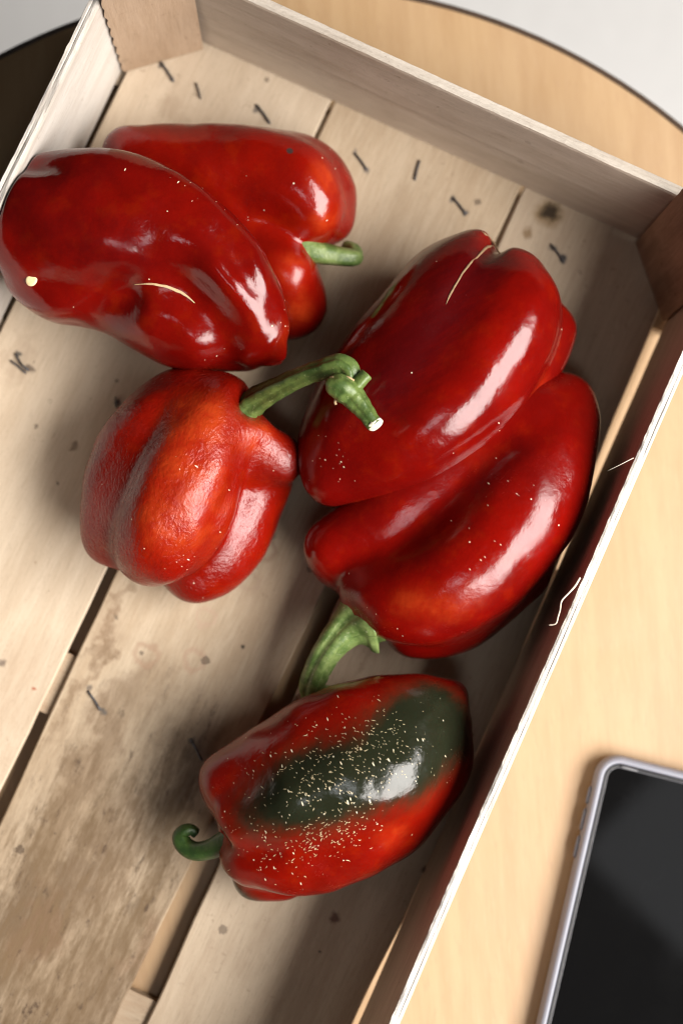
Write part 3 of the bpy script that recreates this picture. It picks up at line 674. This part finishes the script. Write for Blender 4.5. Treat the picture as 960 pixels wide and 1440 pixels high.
# ---- the upper of the two by the right side
skD = skin('skin_deep', rough=.17, crinkle=.12, red=(0.180, 0.0027, 0.0010))
rootD, coD = pepper('deep red pepper with a corky scar at its end, lying on another', 'D', [
    (.010, [(0.1998, -0.0554, 0.0460, 0.0130), (0.1979, -0.0752, 0.0500, 0.0233), (0.1935, -0.1073, 0.0500, 0.0281), (0.1848, -0.1417, 0.0450, 0.0267), (0.1794, -0.1662, 0.0410, 0.0183), (0.1798, -0.1766, 0.0440, 0.0124)]),
    (.008, [(0.2200, -0.0613, 0.0500, 0.0174), (0.2250, -0.0793, 0.0550, 0.0250), (0.2206, -0.1117, 0.0560, 0.0262), (0.2082, -0.1431, 0.0530, 0.0238), (0.1938, -0.1658, 0.0470, 0.0162), (0.1843, -0.1786, 0.0420, 0.0092)]),
    (.006, [(0.2465, -0.0686, 0.0360, 0.0125), (0.2425, -0.0847, 0.0360, 0.0172), (0.2322, -0.1155, 0.0360, 0.0198), (0.2137, -0.1480, 0.0360, 0.0165)]),
    (.012, [(0.1918, -0.0732, 0.0320, 0.0199), (0.1840, -0.1216, 0.0300, 0.0240), (0.1782, -0.1578, 0.0300, 0.0173)]),
    (.012, [(0.2190, -0.0753, 0.0300, 0.0266), (0.2052, -0.1190, 0.0280, 0.0267), (0.1901, -0.1598, 0.0300, 0.0166)]),
], [(0.2090, -0.0722, 0.0440), (0.2042, -0.1040, 0.0440), (0.1978, -0.1378, 0.0420), (0.1888, -0.1621, 0.0420)],
    grooves=[([(0.2092, -0.0430, 0.0440), (0.2061, -0.0492, 0.0560), (0.2031, -0.0561, 0.0660)], .0042, .0075), ([(0.2018, -0.0615, 0.0700), (0.1990, -0.0724, 0.0750), (0.1963, -0.0868, 0.0780)], .0040, .0014),
             ([(0.2421, -0.0566, 0.0500), (0.2482, -0.0599, 0.0450)], .004, .002), ([(0.1956, -0.1098, 0.0850), (0.1931, -0.1379, 0.0820)], .012, .0010),
             ([(0.1765, -0.1268, 0.0750), (0.1860, -0.1408, 0.0800)], .008, .0012)],
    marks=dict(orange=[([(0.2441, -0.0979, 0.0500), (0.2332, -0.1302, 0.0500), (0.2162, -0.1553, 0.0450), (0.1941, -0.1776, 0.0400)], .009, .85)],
               maroon_shade=[([(0.2030, -0.0602, 0.0700), (0.1966, -0.0802, 0.0800), (0.1943, -0.1058, 0.0800), (0.1863, -0.1338, 0.0800)], .020, .85), ((0.1753, -0.1457, 0.0600), .014, .4)],
               fleck=[([(0.2365, -0.1248, 0.0600), (0.2092, -0.1646, 0.0500)], .007, .35), ((0.1788, -0.1690, 0.0600), .008, .4)],
               scab=[((0.2042, -0.1349, 0.0800), .0008, .8)]), mat=skD, seed=31)
pts = ray_skin('D', [(0.2046, -0.0544, 0.0700), (0.2025, -0.0561, 0.0700), (0.2006, -0.0613, 0.0700), (0.1986, -0.0662, 0.0700), (0.1974, -0.0714, 0.0700), (0.1969, -0.0759, 0.0700), (0.1965, -0.0804, 0.0700), (0.1963, -0.0847, 0.0700), (0.1965, -0.0875, 0.0700)], .0001)
vs, fs = tube([(*p, r) for p, r in zip(pts, (.0004, .0007, .0005, .0005, .0005, .0004, .0005, .0003, .0001))], n=7, seg=8, flat=.55, jit=.7)
part('scar', vs, fs, cork, rootD)['label'] = 'cracked corky scar line'
pts = ray_skin('D', [(0.2062, -0.0500, 0.0600), (0.2031, -0.0492, 0.0600), (0.1996, -0.0479, 0.0600), (0.1972, -0.0472, 0.0600)], .0001)
vs, fs = tube([(*p, r) for p, r in zip(pts, (.0004, .0006, .0004, .0002))], n=6, seg=8, flat=.5, jit=.8)
part('scar', vs, fs, cork, rootD)

# ---- the lower of the two by the right side
skE = skin('skin_full', rough=.20, crinkle=.18, red=(0.189, 0.0027, 0.0010))
rootE, coE = pepper('red pepper under another by the right panel with a thick bent stem', 'E', [
    (.008, [(0.2222, -0.2183, 0.0400, 0.0177), (0.2430, -0.2069, 0.0440, 0.0248), (0.2580, -0.1808, 0.0460, 0.0279), (0.2666, -0.1467, 0.0440, 0.0274), (0.2688, -0.1120, 0.0380, 0.0178), (0.2685, -0.0985, 0.0340, 0.0126)]),
    (.007, [(0.1957, -0.2048, 0.0340, 0.0149), (0.2093, -0.1867, 0.0360, 0.0178), (0.2275, -0.1548, 0.0380, 0.0224), (0.2483, -0.1195, 0.0380, 0.0204), (0.2631, -0.0973, 0.0340, 0.0119)]),
    (.007, [(0.2455, -0.2247, 0.0240, 0.0141), (0.2605, -0.2094, 0.0260, 0.0194), (0.2720, -0.1778, 0.0280, 0.0227)]),
    (.013, [(0.2261, -0.1986, 0.0280, 0.0220), (0.2454, -0.1677, 0.0280, 0.0267), (0.2591, -0.1318, 0.0280, 0.0240), (0.2678, -0.1053, 0.0280, 0.0147)]),
    (.008, [(0.2012, -0.2098, 0.0240, 0.0134), (0.2160, -0.1921, 0.0260, 0.0174)]),
], [(0.2259, -0.1991, 0.0340), (0.2402, -0.1745, 0.0360), (0.2533, -0.1465, 0.0360), (0.2621, -0.1200, 0.0340)],
    grooves=[([(0.2031, -0.2237, 0.0500), (0.2095, -0.2064, 0.0650), (0.2257, -0.1821, 0.0720), (0.2399, -0.1603, 0.0740)], .008, .0030), ([(0.2169, -0.2287, 0.0450)], .009, .004),
             ([(0.2366, -0.2359, 0.0400), (0.2530, -0.2284, 0.0400)], .004, .0010)],
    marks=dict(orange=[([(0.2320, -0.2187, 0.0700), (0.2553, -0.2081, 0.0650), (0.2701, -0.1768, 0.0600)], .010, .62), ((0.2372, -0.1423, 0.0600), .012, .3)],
               maroon_shade=[([(0.2120, -0.1965, 0.0650), (0.2319, -0.1722, 0.0700), (0.2484, -0.1315, 0.0700)], .011, .6), ([(0.2818, -0.1009, 0.0400), (0.2904, -0.1373, 0.0400), (0.2887, -0.1708, 0.0400)], .010, .6)],
               fleck=[([(0.2318, -0.2123, 0.0800), (0.2493, -0.1908, 0.0800), (0.2549, -0.1575, 0.0800)], .012, .38), ((0.2278, -0.2309, 0.0600), .009, .4)]), mat=skE, seed=41)
vs, fs = tube([(0.2244, -0.2281, 0.0340, 0.0152), (0.2199, -0.2319, 0.0340, 0.0126), (0.2165, -0.2371, 0.0340, 0.0089), (0.2138, -0.2448, 0.0340, 0.0070), (0.2123, -0.2534, 0.0320, 0.0061), (0.2122, -0.2619, 0.0280, 0.0057), (0.2133, -0.2689, 0.0230, 0.0054), (0.2160, -0.2723, 0.0180, 0.0047), (0.2193, -0.2714, 0.0140, 0.0038), (0.2207, -0.2679, 0.0120, 0.0031), (0.2201, -0.2656, 0.0120, 0.0027)], seg=30, ridge=.13, nr=5, jit=.05)
stE = part('stem', vs, fs, stem_pale, rootE)
vs, fs = tube([(0.2278, -0.2229, 0.0350, 0.0093), (0.2249, -0.2261, 0.0350, 0.0126), (0.2226, -0.2289, 0.0345, 0.0122), (0.2202, -0.2318, 0.0340, 0.0099)], n=4, seg=40, ridge=.07, nr=5, jit=.08)
part('calyx', vs, fs, stem_green, rootE)

# ---- the half green one at the bottom
skF = skin('skin_half_green', rough=.20, crinkle=.25, red=(0.210, 0.0042, 0.0009), flecks=.22)
rootF, coF = pepper('half ripe red pepper with a big dark green patch and pale flecks', 'F', [
    (.008, [(0.1933, -0.3234, 0.0420, 0.0118), (0.2124, -0.3046, 0.0460, 0.0188), (0.2340, -0.2822, 0.0480, 0.0227), (0.2547, -0.2653, 0.0460, 0.0208), (0.2699, -0.2518, 0.0400, 0.0125), (0.2739, -0.2452, 0.0360, 0.0079)]),
    (.008, [(0.2085, -0.3307, 0.0460, 0.0156), (0.2322, -0.3094, 0.0540, 0.0257), (0.2565, -0.2859, 0.0520, 0.0258), (0.2727, -0.2654, 0.0440, 0.0143)]),
    (.007, [(0.2203, -0.3493, 0.0380, 0.0138), (0.2396, -0.3333, 0.0400, 0.0230), (0.2594, -0.3104, 0.0400, 0.0262), (0.2740, -0.2830, 0.0380, 0.0211), (0.2785, -0.2583, 0.0340, 0.0106)]),
    (.013, [(0.2208, -0.3315, 0.0260, 0.0221), (0.2455, -0.3061, 0.0260, 0.0281), (0.2677, -0.2746, 0.0260, 0.0221)]),
    (.004, [(0.2255, -0.3582, 0.0200, 0.0122), (0.2372, -0.3519, 0.0200, 0.0135)]),
], [(0.2206, -0.3267, 0.0360), (0.2364, -0.3105, 0.0380), (0.2555, -0.2896, 0.0380), (0.2690, -0.2713, 0.0360)],
    grooves=[([(0.2040, -0.3431, 0.0460)], .007, .004), ([(0.2009, -0.3389, 0.0600), (0.2136, -0.3360, 0.0680), (0.2337, -0.3205, 0.0740)], .004, .0012),
             ([(0.2545, -0.2824, 0.0850), (0.2594, -0.2701, 0.0800), (0.2656, -0.2560, 0.0650)], .0025, -.0014), ([(0.2572, -0.2773, 0.0850), (0.2657, -0.2644, 0.0750), (0.2707, -0.2530, 0.0600)], .004, .0010),
             ([(0.2374, -0.2734, 0.0800), (0.2461, -0.2822, 0.0850), (0.2555, -0.2950, 0.0800)], .005, .0010), ([(0.2171, -0.3024, 0.0800), (0.2260, -0.3109, 0.0850)], .005, .0008), ([(0.2340, -0.2923, 0.0880)], .008, -.0008), ([(0.1962, -0.3139, 0.0600), (0.2129, -0.3121, 0.0700)], .006, .0008)],
    marks=dict(green=[([(0.2094, -0.3303, 0.0700), (0.2213, -0.3153, 0.0800), (0.2330, -0.3045, 0.0850)], .0165, .55), ([(0.2269, -0.3056, 0.0850), (0.2449, -0.2943, 0.0850), (0.2583, -0.2789, 0.0800), (0.2698, -0.2599, 0.0650)], .0215, .85), ([(0.2532, -0.2667, 0.0750), (0.2635, -0.2513, 0.0550)], .012, .35), ((0.2690, -0.2784, 0.0700), .018, .35), ((0.2832, -0.2589, 0.0450), .014, .5), ((0.2232, -0.3689, 0.0200), .010, 1.0)],
               maroon_shade=[([(0.2765, -0.2410, 0.0400), (0.2894, -0.2604, 0.0350), (0.2941, -0.2981, 0.0300)], .010, .7)],
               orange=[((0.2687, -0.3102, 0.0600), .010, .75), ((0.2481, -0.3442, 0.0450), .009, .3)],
               fleck=[([(0.2151, -0.3165, 0.0800), (0.2382, -0.3016, 0.0900), (0.2589, -0.2803, 0.0800)], .022, 1.0), ([(0.2317, -0.3386, 0.0600), (0.2527, -0.3176, 0.0700)], .012, .7)]), mat=skF, lump=.0007, seed=53)
def fleck_band(n, a, b, spread, lmin, lmax, ang, seed):
    """slender corky dashes strewn along a band on the half green pepper"""
    r = np.random.default_rng(seed); V, Fc = [], []
    a, b = np.array(a), np.array(b)
    for k in range(n):
        t = r.beta(1.6, 1.6); q = a+(b-a)*t; q = q+np.array([*r.normal(0, spread, 2), 0])
        L = r.uniform(lmin, lmax)*(.4+.9*r.random()**2); w = r.uniform(.00008, .00018); an = math.radians(ang+r.normal(0, 22))
        d = np.array([math.cos(an), math.sin(an), 0]); e = np.array([-d[1], d[0], 0])
        bend = r.normal(0, .12)*L
        P_ = [q-d*L/2, q-d*L*.1-e*w+e*bend, q+d*L*.2-e*w*.8+e*bend, q+d*L/2, q+d*L*.1+e*w+e*bend, q-d*L*.25+e*w*.9+e*bend]
        H, Nn = ray_skin('F', P_, .00004, True)
        H[1:3] += Nn[1:3]*.00006; H[4:6] += Nn[4:6]*.00006
        if np.ptp(H[:, 2]) > .004: continue
        o = len(V); V += list(H); Fc.append(tuple(range(o, o+6)))
    return V, Fc
V, Fc = [], []
for args in ((150, (0.2109, -0.3074, 0.0750), (0.2604, -0.2601, 0.0750), .0070, .0006, .0025, 8, 1), (130, (0.2194, -0.3112, 0.0800), (0.2595, -0.2817, 0.0800), .0065, .0006, .0025, -8, 2),
             (190, (0.2280, -0.3378, 0.0650), (0.2593, -0.3096, 0.0700), .0058, .0005, .0020, 42, 3), (60, (0.2001, -0.3224, 0.0600), (0.2416, -0.3453, 0.0550), .0090, .0004, .0014, 20, 4),
             (50, (0.2307, -0.2847, 0.0800), (0.2763, -0.2706, 0.0650), .0090, .0004, .0014, 0, 5)):
    v_, f_ = fleck_band(*args); o = len(V); V += v_; Fc += [tuple(i+o for i in q) for q in f_]
g = G('pale_cork'); p = g.obj(); g.set(Base_Color=g.mix(g.noise(p, 500, 2), (.62, .52, .33), (.42, .33, .18)), Roughness=.6)
fl_ = part('cork_fleck', V, Fc, g.m, rootF, smooth=False); fl_['kind'] = 'stuff'
vs, fs = tube([(0.2096, -0.3456, 0.0360, 0.0073), (0.2051, -0.3501, 0.0340, 0.0053), (0.2009, -0.3553, 0.0310, 0.0045), (0.1953, -0.3593, 0.0280, 0.0043), (0.1902, -0.3595, 0.0260, 0.0042), (0.1867, -0.3569, 0.0250, 0.0039), (0.1870, -0.3538, 0.0240, 0.0032), (0.1894, -0.3521, 0.0230, 0.0027), (0.1925, -0.3527, 0.0220, 0.0024)], seg=20, ridge=.06, nr=5)
part('stem', vs, fs, stem_dark, rootF)

# ---- a loose seed
g = G('seed'); p = g.obj(); g.set(Base_Color=g.mix(g.noise(p, 400, 2), (.80, .66, .40), (.66, .46, .22)), Roughness=.5); seed_m = g.m
c = ray_skin('A', [(0.0215, -0.1530, 0.0600)], .0004)[0]
vs, fs = [], []
for i in range(13):
    ph = math.pi*i/12-math.pi/2
    for j in range(20):
        a = 2*math.pi*j/20
        rr = .0026*math.cos(ph)*(1-.16*max(0, math.cos(a-2.4))**6)
        vs.append((c[0]+rr*math.cos(a), c[1]+rr*1.12*math.sin(a), c[2]+.00075*math.sin(ph)+(.0004*(math.cos(ph) > .5)*math.sin(ph)*(rr/.0026)) - rr*.25*math.sin(a)*-1*.6))
for i in range(12):
    for j in range(20): fs.append((i*20+j, i*20+(j+1) % 20, (i+1)*20+(j+1) % 20, (i+1)*20+j))
tag(part('pepper_seed', vs, fs, seed_m), 'single round cream seed stuck on the dark red pepper by the left side panel', 'seed')

# ---- phone
PX, PY, PA = 0.3552, -0.2397, 0.1799
def rrect(w, h, r, n=10):
    out = []
    for cx, cy, a0 in ((w-r, -r, 0), (r, -r, 90), (r, -h+r, 180), (w-r, -h+r, 270)):
        for i in range(n+1):
            a = math.radians(a0+90*i/n); out.append((cx+r*math.cos(a), cy+r*math.sin(a)))
    return out
def to_world(x, y):
    c, s = math.cos(PA), math.sin(PA); return (PX+c*x-s*y, PY+s*x+c*y)
phone = empty('mobile_phone', (*to_world(.038, -.077), ZT), 'black mobile phone in a pale lilac grey case lying on the table beside the crate', 'phone')
def loft(rings):
    vs, fs = [], []; m = len(rings[0])
    for r_ in rings: vs += r_
    for i in range(len(rings)-1):
        for j in range(m): fs.append((i*m+j, i*m+(j+1) % m, (i+1)*m+(j+1) % m, (i+1)*m+j))
    return vs, fs
PW, PH, PR = .0770, .1540, .0115
def ring(ins, z): return [(*to_world(x+ins, y-ins), ZT+z) for x, y in rrect(PW-2*ins, PH-2*ins, max(.001, PR-ins))]
vs, fs = loft([ring(.0035, .0003), ring(.0012, .0012), ring(.0003, .0030), ring(0, .0052), ring(.0003, .0075), ring(.0010, .0093), ring(.0020, .0101), ring(.0034, .0101), ring(.0039, .0096), ring(.0040, .0080)])
m_ = len(ring(0, 0)); fs.append(tuple(range(m_))[::-1])
g = G('lilac_silicone'); p = g.obj()
g.set(Base_Color=g.mix(g.noise(p, 40, 3), (.205, .208, .25), (.235, .238, .28)), Roughness=.42); g.put(g.b.inputs['Subsurface Weight'], .05)
case_m = g.m; part('case', vs, fs, case_m, phone)
g = G('button_silicone'); g.set(Base_Color=(.13, .128, .15), Roughness=.45); btn = g.m
for y0, y1 in ((-.0265, -.0185), (-.0395, -.0295), (-.0530, -.0430)):
    vs, fs = tube([(*to_world(-.0000, y0), ZT+.0058, .0004), (*to_world(-.0004, y0-.0006 if 0 else y0+.0008), ZT+.0058, .0009), (*to_world(-.0004, y1-.0008), ZT+.0058, .0009), (*to_world(0, y1), ZT+.0058, .0004)], n=4, seg=12)
    part('button', vs, fs, btn, phone)
g = G('bezel_black'); g.set(Base_Color=(.012, .012, .014), Roughness=.3); bez = g.m
vs, fs = loft([ring(.0039, .0080), ring(.0041, .0088), ring(.0053, .0090), ring(.0055, .0088)])
part('bezel', vs, fs, bez, phone)
g = G('protector_edge'); g.set(Base_Color=(.10, .10, .11), Roughness=.15); pe = g.m
vs, fs = loft([ring(.0055, .0086), ring(.0056, .0093), ring(.0059, .0094), ring(.0060, .0092)])
part('protector_edge', vs, fs, pe, phone)
g = G('screen_glass'); p = g.obj()
smear = g.noise(p, 45, 4, .6); sc_ = g.voro(p, 120); scr = g.ss(g.voro(p, 45, feature='DISTANCE_TO_EDGE'), .0015, 0, 0, 1)
msk = g.math('MULTIPLY', scr, g.ss(g.noise(p, 30, 2), .58, .66, 0, .35))
dust = g.ss(sc_, .05, .03, 0, 1); dust = g.math('MULTIPLY', dust, g.math('GREATER_THAN', g.n('ShaderNodeSeparateColor', {0: g.voro(p, 120, out=1)}, out=0), .86))
g.set(Base_Color=g.mix(g.math('MAXIMUM', g.math('MULTIPLY', msk, .5), g.math('MULTIPLY', dust, .5)), (.004, .004, .0042), (.07, .075, .085)), Roughness=g.ss(smear, .35, .7, .035, .07))
glass = g.m
rr = ring(.0059, .0092); cc_ = tuple(np.array(rr).mean(0)); vs = [cc_]+rr; fs = [(0, 1+i, 1+(i+1) % len(rr)) for i in range(len(rr))]
part('screen', vs, fs, glass, phone, smooth=False)
g = G('earpiece_mesh'); g.set(Base_Color=(.16, .16, .17), Roughness=.6); ear = g.m
vs, fs = tube([(*to_world(.0115, -.0052), ZT+.0093, .0005), (*to_world(.0165, -.0053), ZT+.0093, .0006), (*to_world(.0195, -.0053), ZT+.0093, .0003)], n=5, seg=8, flat=.4, jit=.4)
part('earpiece', vs, fs, ear, phone)
